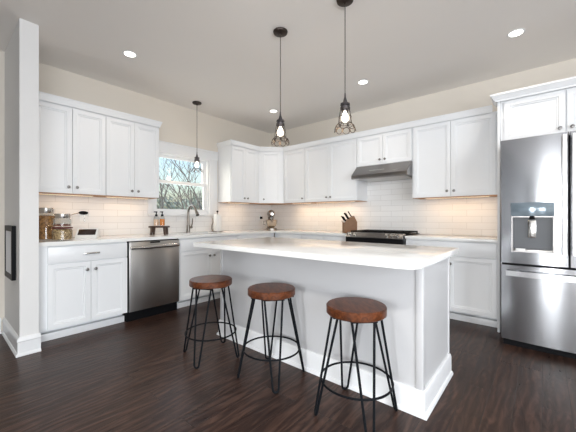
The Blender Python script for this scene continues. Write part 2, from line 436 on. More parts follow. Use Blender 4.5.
# baseboards: flat board with moulded cap and shoe
BB = [(0, 0), (0.026, 0), (0.026, 0.010), (0.019, 0.022), (0.014, 0.024), (0.014, 0.112), (0.019, 0.118), (0.019, 0.126), (0.010, 0.146), (0.004, 0.152), (0, 0.152)]
struct('baseboard_stub', MB().sweep([(0.015, SY0), (SX, SY0), (SX, SY1 + 0.012)], BB), M['trim'])
struct('baseboard_left', MB().sweep([(0.0, -1.0), (0.0, SY0 - 0.026)], BB), M['trim'])

# kitchen window
win = bpy.data.objects.new('window_1', None); col.objects.link(win); win['kind'] = 'structure'
mb = MB()
mb.box(0, 0.02, WY1 - 0.008, WY1 + 0.145, WZ0 - 0.005, WZ1 + 0.008, 0.003)
mb.build('casing', M['trim'], win)
MB().box(0, 0.022, WY0 - 0.065, WY1 + 0.155, WZ1 - 0.008, WZ1 + 0.12, 0.003).build('casing', M['trim'], win)
MB().box(0, 0.028, WY0 - 0.065, WY1 + 0.160, WZ1 + 0.12, WZ1 + 0.137, 0.004).build('casing_cap', M['trim'], win)
MB().box(0, 0.02, WY0 - 0.065, WY0 + 0.008, WZ0 - 0.005, WZ1 - 0.008, 0.003).build('casing', M['trim'], win)
MB().box(-0.13, 0.045, WY0 - 0.065, WY1 + 0.16, WZ0 - 0.03, WZ0, 0.005).build('sill', M['trim'], win)
# jamb liner
mb = MB(); mb.cells([WY0, WY0 + 0.028, WY1 - 0.028, WY1], [WZ0, WZ0 + 0.022, WZ1 - 0.028, WZ1], lambda i, j: (i, j) != (1, 1), -0.135, -0.002)
mb.xf(Matrix(((0, 0, 1, 0), (1, 0, 0, 0), (0, 1, 0, 0), (0, 0, 0, 1)))); mb.build('frame', M['trim'], win)
ZM = 1.635
def sash(name, z0, z1, x0, x1):
    mb = MB(); a, b = WY0 + 0.028, WY1 - 0.028
    mb.cells([a, a + 0.052, b - 0.052, b], [z0, z0 + 0.045, z1 - 0.042, z1], lambda i, j: (i, j) != (1, 1), x0, x1)
    mb.xf(Matrix(((0, 0, 1, 0), (1, 0, 0, 0), (0, 1, 0, 0), (0, 0, 0, 1))))
    s = mb.build(name, M['trim'], win)
    MB().box((x0 + x1) / 2 - 0.003, (x0 + x1) / 2 + 0.003, a + 0.045, b - 0.045, z0 + 0.038, z1 - 0.035).build('pane', M['glass'], s)
sash('upper_sash', ZM - 0.01, WZ1 - 0.028, -0.10, -0.068)
sash('lower_sash', WZ0 + 0.022, ZM + 0.03, -0.064, -0.030)

# tiled backsplash
mb = MB(); mb.cells([SY1, WY0 - 0.066, WY1 + 0.161, 3.03, YB], [0.9, WZ0 - 0.03, 1.40], lambda i, j: not (j == 1 and i == 1), 0.0, 0.008)
mb.xf(Matrix(((0, 0, 1, 0), (1, 0, 0, 0), (0, 1, 0, 0), (0, 0, 0, 1)))); struct('wall_backsplash_left', mb, M['tile_left'])
mb = MB(); mb.cells([0.008, 2.026, 2.789, 3.712], [0.9, 1.40, 1.87], lambda i, j: j == 0 or i == 1, YB - 0.008, YB)
mb.xf(Matrix(((1, 0, 0, 0), (0, 0, 1, 0), (0, 1, 0, 0), (0, 0, 0, 1)))); struct('wall_backsplash_back', mb, M['tile_back'])

# ------------------------------------------------------------------ cabinets
# local frame: x along the run (left to right seen from the front), front at y = 0 facing -y, wall towards +y
mb = MB(); mb.lathe([(0.0055, 0), (0.0055, 0.010), (0.008, 0.014), (0.0145, 0.018), (0.0155, 0.023), (0.013, 0.028), (0.006, 0.030), (0, 0.030)], n=20, axis='-Y')
KNOB = mb.mesh('knob', M['knob'])
def knob(parent, x, z): return link('knob', KNOB, parent, (x, 0, z))
def bar_pull(parent, x, z, w=0.14):
    mb = MB(); mb.box(x - w / 2, x + w / 2, -0.034, -0.024, z - 0.008, z + 0.008, 0.003)
    for s in (-1, 1): mb.box(x + s * (w / 2 - 0.02) - 0.005, x + s * (w / 2 - 0.02) + 0.005, -0.026, 0.001, z - 0.005, z + 0.005)
    return mb.build('handle', M['chrome'], parent)
DT = 0.02
def base_cabinet(label, loc, rz, w, doors, drawers, x_face0=0.0, depth=0.628, group=None, toe_w=None, pull=True, toe=True, end_panel=False, toe_rec=0.078, ztop=0.879):
    t = thing('base_cabinet', label, 'cabinet', loc, rz, group)
    MB().box(x_face0, w, DT, depth, 0.11, ztop).build('carcass', M['cab'], t)
    if ztop < 0.879: MB().box(x_face0, w, DT, DT + 0.02, ztop, 0.879).build('front_rail', M['cab'], t)
    if toe:
        MB().box(x_face0, w, toe_rec + 0.055, toe_rec + 0.07, 0, 0.109).build('toe_kick', M['cab'], t)
        MB().box(x_face0, w, toe_rec, toe_rec + 0.0548, 0, 0.066, 0.003).build('toe_molding', M['trim'], t)
    for x0, x1 in drawers:
        d = MB().box(x0, x1, 0, DT, 0.715, 0.866, 0.003).build('drawer', M['cab'], t)
        if pull: bar_pull(d, (x0 + x1) / 2, 0.787)
    for x0, x1, k in doors:
        d = MB().panel(x0, x1, 0.117, 0.706, 0, DT).build('door', M['cab'], t)
        if k: knob(d, x1 - 0.034 if k == 'r' else x0 + 0.034, 0.630)
    return t
LW = R(90)                                   # rotation for the left-wall run: local x -> world y, front -> +x
BX = 0.66
base_cabinet('white base cabinet with one bar-pull drawer, between end wall and dishwasher', (BX, 0.592, 0), LW, 0.762,
             [(0.082, 0.419, 'r'), (0.423, 0.760, 'l')], [(0.082, 0.760)], depth=0.655)
base_cabinet('white sink base cabinet right of the dishwasher, under the window', (BX, 1.967, 0), LW, 0.916,
             [(0.004, 0.455, 'r'), (0.459, 0.912, 'l')], [(0.004, 0.912)], pull=False, depth=0.655, ztop=0.685)
t = base_cabinet('white corner base cabinet beyond the sink, mostly hidden by the island', (BX, 2.886, 0), LW, 0.79,
             [(0.004, 0.60, 'l')], [(0.004, 0.60)], depth=0.655)
base_cabinet('white base cabinet left of the gas range, mostly hidden by the island', (0.664, 3.676, 0), 0, 1.362,
             [(0.12, 0.53, 'r'), (0.534, 0.944, 'l'), (0.948, 1.358, 'l')], [(0.12, 0.53), (0.534, 0.944), (0.948, 1.358)], depth=0.590, x_face0=-0.022)
base_cabinet('white base cabinet between gas range and refrigerator panel', (2.797, 3.676, 0), 0, 0.912,
             [(0.004, 0.452, 'r'), (0.456, 0.905, 'l')], [(0.004, 0.905)], depth=0.590, pull=False)

def upper_cabinet(label, loc, rz, w, doors, z0=1.378, z1=2.285, dz0=1.386, dz1=2.262, depth=0.342, knob_z=1.447, wood=True, group=None, name='wall_cabinet'):
    t = thing(name, label, 'cabinet', (loc[0], loc[1], z0), rz, group)
    MB().box(0, w, DT, depth, 0.004, z1 - z0).build('carcass', M['cab'], t)
    if wood: MB().box(0.002, w - 0.002, DT + 0.004, depth - 0.002, 0.0, 0.004).build('bottom_panel', M['maple'], t, label='natural maple underside')
    for x0, x1, k in doors:
        d = MB().panel(x0, x1, dz0 - z0, dz1 - z0, 0, DT).build('door', M['cab'], t)
        if k: knob(d, x1 - 0.034 if k == 'r' else x0 + 0.034, knob_z - z0)
    return t
UX = 0.345
upper_cabinet('white two-door wall cabinet beside the end wall, above the jars', (UX, 0.592, 0), LW, 0.659, [(0.03, 0.344, 'r'), (0.350, 0.657, 'l')])
upper_cabinet('white two-door wall cabinet just left of the window', (UX, 1.253, 0), LW, 0.610, [(0.003, 0.306, 'r'), (0.310, 0.607, 'l')])
upper_cabinet('white two-door wall cabinet just right of the window', (UX, 3.02, 0), LW, 0.615, [(0.012, 0.293, 'r'), (0.297, 0.577, 'l')])
# diagonal corner cabinet
t = thing('corner_wall_cabinet', 'white single-door corner cabinet set diagonally above the stand mixer', 'cabinet', (0, 0, 1.378))
MB().prism([(0.003, 3.637), (0.330, 3.637), (0.6225, 3.9375), (0.6225, 4.262), (0.003, 4.262)], 0.004, 0.907).build('carcass', M['cab'], t)
MB().prism([(0.013, 3.641), (0.327, 3.641), (0.618, 3.941), (0.618, 4.252), (0.013, 4.252)], 0.0, 0.004).build('bottom_panel', M['maple'], t, label='natural maple underside')
A = Vector((0.330, 3.637)); B = Vector((0.6225, 3.9375)); dv = (B - A); L = dv.length; ang = math.atan2(dv.y, dv.x)
mb = MB().panel(0.045, L - 0.045, 0.008, 0.884, -DT, 0.0)
d = mb.build('door', M['cab'], t); d.location = (A.x, A.y, 0); d.rotation_euler = (0, 0, ang)
k = knob(d, 0.045 + 0.034, 0.069); k.location.y = -DT
UY = 3.925
upper_cabinet('white single-door wall cabinet between corner cabinet and the two-door one', (0.626, UY, 0), 0, 0.466, [(0.02, 0.463, 'r')])
upper_cabinet('white two-door wall cabinet left of the range hood', (1.094, UY, 0), 0, 0.931, [(0.003, 0.461, 'r'), (0.465, 0.928, 'l')])
upper_cabinet('short white two-door cabinet directly above the range hood', (2.027, UY, 0), 0, 0.763, [(0.003, 0.380, 'r'), (0.384, 0.760, 'l')], z0=1.852, dz0=1.858, knob_z=1.920, wood=False)
upper_cabinet('white two-door wall cabinet right of the range hood', (2.792, UY, 0), 0, 0.918, [(0.020, 0.439, 'r'), (0.444, 0.878, 'l')])
# refrigerator surround
FY = 3.62
upper_cabinet('white cabinet above the refrigerator', (3.737, FY, 0), 0, 0.955, [(0.03, 0.472, 'r'), (0.484, 0.93, 'l')], z0=1.865, dz0=1.875, knob_z=1.929, depth=0.64, wood=False)
tag(MB().box(3.713, 3.735, FY, YB - 0.010, 0, 2.285, 0.001).build('side_panel', M['cab']), 'tall narrow white panel at the left side of the refrigerator', 'panel')
tag(MB().box(4.694, 4.716, FY, YB - 0.002, 0, 2.285, 0.001).build('side_panel', M['cab']), 'tall white panel at the far right side of the refrigerator', 'panel')

# crown mouldings
CR = [(-0.012, 2.287), (0.004, 2.287), (0.004, 2.274), (0.020, 2.274), (0.024, 2.288), (0.032, 2.294), (0.038, 2.306), (0.052, 2.322), (0.058, 2.328), (0.064, 2.330), (0.064, 2.346), (-0.012, 2.346)]
CR2 = [(o * 0.85, z) for o, z in CR]
CR = [(max(o, 0) * 0.42 if o > 0 else o, z) for o, z in CR]
def crown(path, label, prof=CR): tag(MB().sweep(path, prof).build('crown_molding', M['cab']), label, 'crown molding')
crown([(UX, 0.592), (UX, 1.863), (0.002, 1.863)], 'white crown moulding along the cabinets left of the window')
CRI = CR
crown([(0.002, 3.02), (UX, 3.02), (UX, 3.629), (0.630, UY), (3.640, UY)], 'white crown moulding running round the corner cabinets and above the range hood')
crown([(3.713, 3.86), (3.713, FY), (4.716, FY), (4.716, 4.26)], 'white crown moulding on top of the refrigerator cabinet', CR2)

# ------------------------------------------------------------------ countertops
CT0, CT1 = 0.880, 0.914
def rounded(poly_r):
    """poly with per-vertex radius -> points"""
    out = []; n = len(poly_r)
    for i in range(n):
        p = Vector(poly_r[i][:2]); r = poly_r[i][2]
        if r <= 0: out.append((p.x, p.y)); continue
        a = Vector(poly_r[i - 1][:2]); b = Vector(poly_r[(i + 1) % n][:2])
        da = (a - p).normalized(); db = (b - p).normalized()
        h = da.angle(db) / 2; t = r / math.tan(h)
        c = p + (da + db).normalized() * (r / sin(h))
        s0 = p + da * t - c; s1 = p + db * t - c
        a0 = math.atan2(s0.y, s0.x); a1 = math.atan2(s1.y, s1.x)
        dlt = (a1 - a0 + pi) % (2 * pi) - pi
        for k in range(9): out.append((c.x + r * cos(a0 + dlt * k / 8), c.y + r * sin(a0 + dlt * k / 8)))
    return out
CX = 0.685; CYF = 3.652
mb = MB()
mb.cells([0.010, 0.16, 0.565, CX, 2.024], [SY1 + 0.004, 2.08, 2.72, CYF, 4.260],
         lambda i, j: (j == 3) or (i < 3 and not (i == 1 and j == 1)), CT0, CT1)
tag(mb.build('countertop', M['quartz']), 'white quartz countertop running from the end wall round the corner to the range', 'countertop')
tag(MB().box(2.797, 3.711, CYF, 4.260, CT0, CT1, 0.003).build('countertop', M['quartz']), 'short white quartz countertop between range and refrigerator', 'countertop')
sk = thing('kitchen_sink', 'stainless undermount sink set into the counter below the window', 'sink', (0.3625, 2.40, 0.70))
mb = MB(); mb.cells([-0.2005, -0.195, 0.195, 0.2005], [-0.318, -0.312, 0.312, 0.318], lambda i, j: (i, j) != (1, 1), 0.0, 0.179)
mb.build('basin_wall', M['steel'], sk)
MB().box(-0.2005, 0.2005, -0.318, 0.318, -0.005, 0.0).build('basin_floor', M['steel'], sk)
MB().lathe([(0, 0.004), (0.035, 0.004), (0.042, 0.0)]).build('drain', M['chrome'], sk)

# ------------------------------------------------------------------ island
IX0, IX1, IY0, IY1 = 1.675, 3.534, 1.812, 2.435
isl = thing('kitchen_island', 'light grey kitchen island with white baseboard under the quartz top', 'island', (0, 0, 0))
MB().box(IX0, IX1, IY0, IY1, 0, 0.880).build('body', M['isl'], isl)
for x0, x1 in ((IX0 - 0.004, IX0 + 0.030), (IX1 - 0.035, IX1 + 0.006)):
    MB().box(x0, x1, IY0 - 0.008, IY0 + 0.03, 0.0, 0.880, 0.002).build('corner_post', M['isl'], isl)
MB().box(IX1 - 0.03, IX1 + 0.006, IY1 - 0.022, IY1 + 0.004, 0.0, 0.880, 0.002).build('corner_post', M['isl'], isl)
IB = [(0, 0), (0.030, 0), (0.030, 0.010), (0.024, 0.022), (0.018, 0.024), (0.018, 0.125), (0.014, 0.140), (0.010, 0.146), (0, 0.146)]
MB().sweep([(IX0, IY1), (IX0, IY0), (IX1, IY0), (IX1, IY1)], IB).build('baseboard', M['trim'], isl, label='white island baseboard')
for i in range(4):
    w = (IX1 - IX0 - 0.02) / 4
    mb = MB().panel(0.003, w - 0.003, 0.16, 0.865, -DT, 0); d = mb.build('door', M['isl'], isl)
    d.location = (IX0 + 0.01 + w * (i + 1), IY1, 0); d.rotation_euler = (0, 0, pi)
    k = knob(d, (w - 0.04) if i % 2 == 0 else 0.04, 0.80); k.location.y = -DT
mb = MB().prism(rounded([(1.700, 1.487, 0.012), (3.600, 1.487, 0.075), (3.600, 2.470, 0.03), (1.700, 2.470, 0.012)]), CT0, CT1, 0.003)
tag(mb.build('island_countertop', M['quartz']), 'large white quartz top overhanging the kitchen island', 'countertop')

# ------------------------------------------------------------------ dishwasher
dw = thing('dishwasher', 'stainless dishwasher with bar handle between the base cabinets', 'dishwasher', (0.668, 1.360, 0), LW)
W = 0.600
MB().box(0.006, W - 0.006, 0.03, 0.60, 0.10, 0.872).build('tub', M['black'], dw)
MB().box(0.006, W - 0.006, 0.055, 0.12, 0, 0.099).build('toe_panel', M['black'], dw)
d = MB().box(0.010, W - 0.010, 0.0, 0.03, 0.112, 0.866, 0.004).build('door', M['steel_dark'], dw)
MB().box(0.235, 0.350, -0.0015, 0.002, 0.846, 0.862, 0.0007).build('display', M['black'], d)
pts = [(0.022 + (W - 0.044) * i / 20, -0.018 - 0.022 * sin(pi * i / 20), 0.806) for i in range(21)]
mb = MB(); mb.tube(pts, 0.0125, 12); mb.xf(Matrix.Translation((0, 0, 0.806)) @ Matrix.Scale(1.55, 4, (0, 0, 1)) @ Matrix.Translation((0, 0, -0.806)))
for x in (0.024, W - 0.024): mb.box(x - 0.008, x + 0.008, -0.02, 0.001, 0.796, 0.816)
mb.build('handle', M['chrome'], d)

# ------------------------------------------------------------------ gas range
rg = thing('gas_range', 'stainless slide-in gas range with black grates under the hood', 'range', (2.031, 3.60, 0))
RW_, RD = 0.757, 0.66
MB().box(0, RW_, 0.04, RD - 0.004, 0.02, 0.900).build('body', M['steel'], rg)
for x in (0.05, RW_ - 0.05):
    for y in (0.1, RD - 0.08): MB().cyl((x, y, 0), (x, y, 0.021), 0.02).build('foot', M['black'], rg)
MB().box(0.004, RW_ - 0.004, 0.0, 0.04, 0.045, 0.185, 0.004).build('warming_drawer', M['steel'], rg)
d = MB().box(0.002, RW_ - 0.002, -0.008, 0.04, 0.190, 0.874, 0.004).build('oven_door', M['black'], rg)
MB().box(0.12, RW_ - 0.12, -0.0095, -0.007, 0.30, 0.66, 0.0006).build('oven_window', M['screen'], d)
mb = MB().tube([(0.03, -0.055, 0.795), (RW_ - 0.03, -0.055, 0.795)], 0.012, 12)
for x in (0.06, RW_ - 0.06): mb.box(x - 0.012, x + 0.012, -0.055, -0.007, 0.785, 0.805, 0.003)
mb.build('handle', M['steel'], d)
pn = MB().prism_x([(-0.012, 0.876), (-0.012, 0.882), (0.045, 0.938), (0.10, 0.938), (0.10, 0.876)], 0.0, RW_).build('control_panel', M['steel_range'], rg)
nrm = Vector((0, -0.072, 0.057)).normalized()
for x in (0.07, 0.135, 0.56, 0.625, 0.69):
    c = Vector((x, 0.0165, 0.902)); mb = MB(); mb.cyl(c, c + nrm * 0.010, 0.024, 0.022); mb.cyl(c + nrm * 0.010, c + nrm * 0.032, 0.019, 0.017)
    mb.build('control_knob', M['chrome'], pn)
MB().box(0.002, RW_ - 0.002, 0.10, RD - 0.004, 0.900, 0.922, 0.003).build('cooktop', M['castiron'], rg)
for i in range(3):
    x0 = 0.012 + i * 0.246; x1 = x0 + 0.240; mb = MB(); y0, y1 = 0.115, RD - 0.05
    z0, z1 = 0.940, 0.956
    mb.box(x0, x1, y0, y0 + 0.012, z0, z1); mb.box(x0, x1, y1 - 0.012, y1, z0, z1)
    mb.box(x0, x0 + 0.012, y0, y1, z0, z1); mb.box(x1 - 0.012, x1, y0, y1, z0, z1)
    for k in (0.25, 0.5, 0.75): mb.box(x0, x1, y0 + (y1 - y0) * k - 0.006, y0 + (y1 - y0) * k + 0.006, z0, z1)
    mb.box((x0 + x1) / 2 - 0.006, (x0 + x1) / 2 + 0.006, y0, y1, z0, z1)
    for x in (x0 + 0.006, x1 - 0.006):
        for y in (y0 + 0.006, y1 - 0.006): mb.box(x - 0.006, x + 0.006, y - 0.006, y + 0.006, 0.921, z0)
    mb.build('grate', M['castiron'], rg)
for x in (0.13, 0.378, 0.627):
    for y in (0.24, 0.50):
        MB().lathe([(0.045, 0.921), (0.045, 0.930), (0.030, 0.934), (0.030, 0.938), (0, 0.938)], (x, y, 0)).build('burner', M['castiron'], rg)

# ------------------------------------------------------------------ range hood
hd = thing('range_hood', 'stainless under-cabinet range hood above the gas range', 'range hood', (2.027, 3.76, 1.66))
MB().prism_x([(0.0, 0.012), (0.0, 0.052), (0.158, 0.190), (0.500, 0.190), (0.500, 0.020), (0.02, 0.004)], 0.0, 0.763).build('shell', M['steel_hood'], hd)
nh = Vector((0, -0.138, 0.158)).normalized()
def on_slope(f): return Vector((0, 0.158 * f, 0.052 + 0.138 * f))
mb = MB(); c = on_slope(0.30); t_ = Vector((0, 0.158, 0.138)).normalized()
def slope_box(name, x0, x1, f, half, th, mat):
    mb = MB(); mb.box(x0, x1, -half, half, -0.001, th)
    ang_ = math.atan2(0.138, 0.158); mb.xf(Matrix.Translation(on_slope(f)) @ Matrix.Rotation(ang_, 4, 'X')); return mb.build(name, mat, hd)
slope_box('vent_strip', 0.235, 0.44, 0.40, 0.010, 0.002, M['chrome'])
slope_box('switch', 0.565, 0.645, 0.22, 0.006, 0.003, M['chrome'])
MB().box(0.05, 0.713, 0.06, 0.46, 0.0015, 0.010).build('filter', M['steel_dark'], hd)
MB().box(0.02, 0.09, 0.025, 0.055, 0.0, 0.007).build('lamp_lens', M['whiteplastic'], hd)

# ------------------------------------------------------------------ refrigerator
fr = thing('refrigerator', 'large stainless french-door refrigerator with water dispenser', 'refrigerator', (3.765, 3.28, 0))
FW, FH = 0.910, 1.820
MB().box(0.004, FW - 0.004, 0.085, 0.90, 0.055, FH - 0.012).build('case', M['steel_dark'], fr)
MB().box(0.02, FW - 0.02, 0.05, 0.85, 0.0, 0.054).build('base_grille', M['black'], fr)
MB().box(0.008, FW - 0.008, 0.0725, 0.0845, 0.058, FH - 0.015).build('door_gasket', M['black'], fr)
BOW = 0.018
def bow_y(x): return BOW * (1 - cos((x - FW / 2) / (FW / 2) * 1.15)) / (1 - cos(1.15))
def bowed(x0, x1, z0, z1, hole=None, back=0.072):
    """door with gently bowed front; hole = (hx0,hx1,hz0,hz1) recess"""
    xs = [x0 + (x1 - x0) * i / 14 for i in range(15)]
    zs = [z0, z1]
    if hole: xs = sorted(xs + [hole[0], hole[1]]); zs = [z0, hole[2], hole[3], z1]
    b = bmesh.new(); F = {}; r = 0.012
    def yy(x):
        y = bow_y(x)
        e = min(x - x0, x1 - x)
        if e < 0.004: y += 0.006
        return y
    xs = sorted(set(xs + [x0 + 0.005, x1 - 0.005]))
    for i, x in enumerate(xs):
        for j, z in enumerate(zs): F[(i, j)] = b.verts.new((x, yy(x), z))
    def inside(i, j):
        return hole and xs[i] >= hole[0] - 1e-6 and xs[i + 1] <= hole[1] + 1e-6 and zs[j] >= hole[2] - 1e-6 and zs[j + 1] <= hole[3] + 1e-6
    for i in range(len(xs) - 1):
        for j in range(len(zs) - 1):
            if not inside(i, j): b.faces.new((F[(i, j)], F[(i + 1, j)], F[(i + 1, j + 1)], F[(i, j + 1)]))
    n = len(xs) - 1; m_ = len(zs) - 1
    loop = [F[(i, 0)] for i in range(n + 1)] + [F[(n, j)] for j in range(1, m_ + 1)] + [F[(i, m_)] for i in range(n - 1, -1, -1)] + [F[(0, j)] for j in range(m_ - 1, 0, -1)]
    bk = [b.verts.new((v.co.x, back, v.co.z)) for v in loop]
    for i in range(len(loop)): b.faces.new((loop[i], bk[i], bk[(i + 1) % len(loop)], loop[(i + 1) % len(loop)]))
    b.faces.new(bk)
    s = MB(); s.b.free(); s.b = b
    return s
GX = 0.456                                  # gap between the two doors
hole = (0.088, 0.360, 0.842, 1.140)
ld = bowed(0.002, GX - 0.003, 0.735, FH, hole).build('door', M['steel'], fr)
rd_ = bowed(GX + 0.003, FW - 0.002, 0.735, FH).build('door', M['steel'], fr)
fz = bowed(0.002, FW - 0.002, 0.060, 0.716).build('freezer_drawer', M['steel'], fr)
# dispenser in the left door
dm = pbr('dispenser_grey', (0.075, 0.078, 0.085), 0.4, 0.2, noise=0.05)
mb = MB(); mb.cells([hole[0] - 0.006, hole[0] + 0.004, hole[1] - 0.004, hole[1] + 0.006], [hole[2] - 0.006, hole[2] + 0.004, hole[3] - 0.004, hole[3] + 0.006], lambda i, j: (i, j) != (1, 1), -0.006, 0.070)
mb.xf(Matrix(((1, 0, 0, 0), (0, 0, 1, 0), (0, 1, 0, 0), (0, 0, 0, 1)))).xf(Matrix.Translation((0, 0.004, 0)))
dp = mb.build('dispenser_frame', M['steel_range'], ld)
MB().box(hole[0], hole[1], 0.050, 0.068, hole[2], hole[3]).build('dispenser_back', dm, dp)
MB().box(hole[0] - 0.010, hole[1] + 0.006, -0.010, 0.010, 1.146, 1.262, 0.004).build('control_panel', pbr('dispenser_panel', (0.20, 0.25, 0.29), 0.12, 0.3, noise=0.08), ld)
MB().box(0.203, 0.243, -0.004, 0.05, 1.118, 1.150, 0.008).build('spout', M['black'], dp)
MB().box(0.196, 0.250, 0.018, 0.030, 0.960, 1.112, 0.005).build('lever', M['chrome'], dp)
MB().box(hole[0], hole[1], 0.004, 0.052, hole[2] + 0.002, hole[2] + 0.018, 0.002).build('drip_tray', M['steel_dark'], dp)
MB().box(0.113, 0.178, 0.0015, 0.006, hole[2] + 0.002, hole[2] + 0.026, 0.001).build('badge', M['whiteplastic'], dp)
# handles
def vhandle(parent, xc):
    mb = MB(); y = bow_y(xc)
    prof = [(-0.020, -0.050), (-0.012, -0.060), (0.012, -0.060), (0.020, -0.050), (0.020, -0.034), (-0.020, -0.034)]
    mb.prism([(xc + a, y + b_) for a, b_ in prof], 0.835, 1.790)
    for z in (0.86, 1.765): mb.box(xc - 0.014, xc + 0.014, y - 0.036, y + 0.004, z - 0.025, z + 0.025, 0.003)
    mb.build('handle', M['steel_bright'], parent)
vhandle(ld, GX - 0.030); vhandle(rd_, GX + 0.030)
mb = MB(); xs = [0.045 + (FW - 0.09) * i / 24 for i in range(25)]
fr_pts = [(x, bow_y(x) - 0.045 - 0.012 * sin(pi * i / 24), 0.650) for i, x in enumerate(xs)]
for zz, dz in ((0.650, 0.022),):
    top = [mb.b.verts.new((p[0], p[1], zz + dz)) for p in fr_pts]; bot = [mb.b.verts.new((p[0], p[1], zz - dz)) for p in fr_pts]
    top2 = [mb.b.verts.new((p[0], p[1] + 0.018, zz + dz)) for p in fr_pts]; bot2 = [mb.b.verts.new((p[0], p[1] + 0.018, zz - dz)) for p in fr_pts]
    for i in range(24):
        mb.b.faces.new((top[i], top[i + 1], bot[i + 1], bot[i])); mb.b.faces.new((top2[i], bot2[i], bot2[i + 1], top2[i + 1]))
        mb.b.faces.new((top[i], top2[i], top2[i + 1], top[i + 1])); mb.b.faces.new((bot[i], bot[i + 1], bot2[i + 1], bot2[i]))
    for q in (0, 24): mb.b.faces.new((top[q], bot[q], bot2[q], top2[q]))
for x in (0.06, FW - 0.06): mb.box(x - 0.014, x + 0.014, bow_y(x) - 0.035, bow_y(x) + 0.004, 0.636, 0.664)
mb.build('handle', M['steel_bright'], fz)

# ------------------------------------------------------------------ bar stools
def make_stool(label, loc, rz):
    st = thing('bar_stool', label, 'stool', (loc[0], loc[1], 0), rz, 'backless bar stools at the island')
    MB().lathe([(0, 0.580), (0.166, 0.580), (0.171, 0.585), (0.171, 0.624), (0.166, 0.630), (0.150, 0.631), (0, 0.629)], n=48).build('seat', M['seat'], st)
    for a in range(4):
        m = Matrix.Rotation(a * pi / 2, 4, 'Z'); mb = MB()
        # hairpin in local frame pointing along +x: two rods joined by a U on the floor
        top = Vector((0.125, 0, 0.572)); bot = Vector((0.234, 0, 0.026)); hw0, hw1 = 0.062, 0.019
        pts = []
        for i in range(6):
            f = i / 5; p = top.lerp(bot, f); pts.append(p + Vector((0, -(hw0 + (hw1 - hw0) * f), 0)))
        for i in range(1, 8):
            an = pi * i / 8; pts.append(bot + Vector((0.004 * sin(an), -hw1 * cos(an), -0.0195 * sin(an))))
        for i in range(6):
            f = 1 - i / 5; p = top.lerp(bot, f); pts.append(p + Vector((0, (hw0 + (hw1 - hw0) * f), 0)))
        mb.tube(pts, 0.0070, 10)
        mb.box(0.095, 0.150, -0.072, 0.072, 0.572, 0.5795)
        mb.xf(m); mb.build('leg', M['blackmetal'], st)
    rr = 0.203
    mb = MB(); mb.tube([(rr * cos(2 * pi * i / 48), rr * sin(2 * pi * i / 48), 0.198) for i in range(48)], 0.0062, 10, True)
    mb.build('foot_ring', M['blackmetal'], st)
    return st
s0 = make_stool('bar stool farthest from the refrigerator, near the dishwasher', (1.965, 1.490), R(28))
for lab, loc, a in (('middle bar stool of the three along the island', (2.564, 1.583), R(50)),
                    ('bar stool nearest the refrigerator, in front of island corner', (3.231, 1.590), R(45))):
    c = copy_tree(s0); c.location = (loc[0], loc[1], 0); c.rotation_euler = (0, 0, a); c['label'] = lab

# ------------------------------------------------------------------ pendants and ceiling lights
def make_pendant(label, loc, zs):
    """origin at the ceiling; zs = drop of the socket top below the ceiling"""
    p = thing('pendant_light', label, 'pendant light', (loc[0], loc[1], H), 0, 'caged bulb pendants')
    MB().lathe([(0, 0), (0.062, 0), (0.064, -0.006), (0.060, -0.018), (0.030, -0.026), (0.012, -0.028), (0.010, -0.040), (0, -0.040)], n=32).build('canopy', M['bronze'], p)
    MB().cyl((0, 0, -0.035), (0, 0, -zs), 0.0033, n=8).build('cord', M['cord'], p)
    z = -zs
    MB().lathe([(0, z + 0.01), (0.005, z + 0.01), (0.007, z - 0.02), (0.017, z - 0.058), (0.018, z - 0.064), (0.034, z - 0.067), (0.036, z - 0.082), (0.028, z - 0.086), (0.028, z - 0.094),
                (0.037, z - 0.097), (0.037, z - 0.111), (0.026, z - 0.114), (0.025, z - 0.126), (0, z - 0.126)], n=28).build('socket', M['pewter'], p)
    MB().lathe([(0.012, z - 0.124), (0.013, z - 0.136), (0.023, z - 0.152), (0.029, z - 0.170), (0.029, z - 0.184), (0.022, z - 0.199), (0.010, z - 0.207), (0, z - 0.208)], n=24).build('bulb', M['bulb'], p, label='lit clear bulb')
    # cage: eight wires down from a collar, ring, loops flaring at the bottom
    mb = MB(); n = 8
    for i in range(n):
        a = 2 * pi * i / n; u = Vector((cos(a), sin(a), 0))
        mb.tube([u * 0.034 + Vector((0, 0, z - 0.108)), u * 0.044 + Vector((0, 0, z - 0.16)), u * 0.050 + Vector((0, 0, z - 0.215)), u * 0.068 + Vector((0, 0, z - 0.243)), u * 0.078 + Vector((0, 0, z - 0.262))], 0.0021, 6)
        a2 = a + pi / n; u2 = Vector((cos(a2), sin(a2), 0)); tv = Vector((-sin(a2), cos(a2), 0)); c = u2 * 0.070 + Vector((0, 0, z - 0.252))
        dn = (u2 * 0.35 + Vector((0, 0, -1))).normalized()
        mb.tube([c + (tv * cos(q) + dn * sin(q)) * 0.0255 for q in [2 * pi * k / 16 for k in range(16)]], 0.0025, 6, True)
    for rr, zz in ((0.051, z - 0.218), (0.046, z - 0.168)):
        mb.tube([(rr * cos(2 * pi * k / 32), rr * sin(2 * pi * k / 32), zz) for k in range(32)], 0.0022, 6, True)
    mb.build('wire_cage', M['bronze'], p)
    ld_ = bpy.data.lights.new('pendant_lamp', 'POINT'); ld_.energy = 1.6; ld_.color = (1.0, 0.78, 0.52); ld_.shadow_soft_size = 0.035
    lo = bpy.data.objects.new('pendant_lamp', ld_); col.objects.link(lo); lo.parent = p; lo.location = (0, 0, z - 0.295)
    return p
p0 = make_pendant('caged pendant light with full cord in view, above the left half of the island', (2.298, 1.978), 0.715)
c = copy_tree(p0); c.location = (2.927, 2.000, H); c['label'] = 'caged pendant light above the island, nearest the refrigerator'
c = copy_tree(p0); c.location = (0.303, 2.435, H); c['label'] = 'caged pendant light hanging in front of the window above the sink'

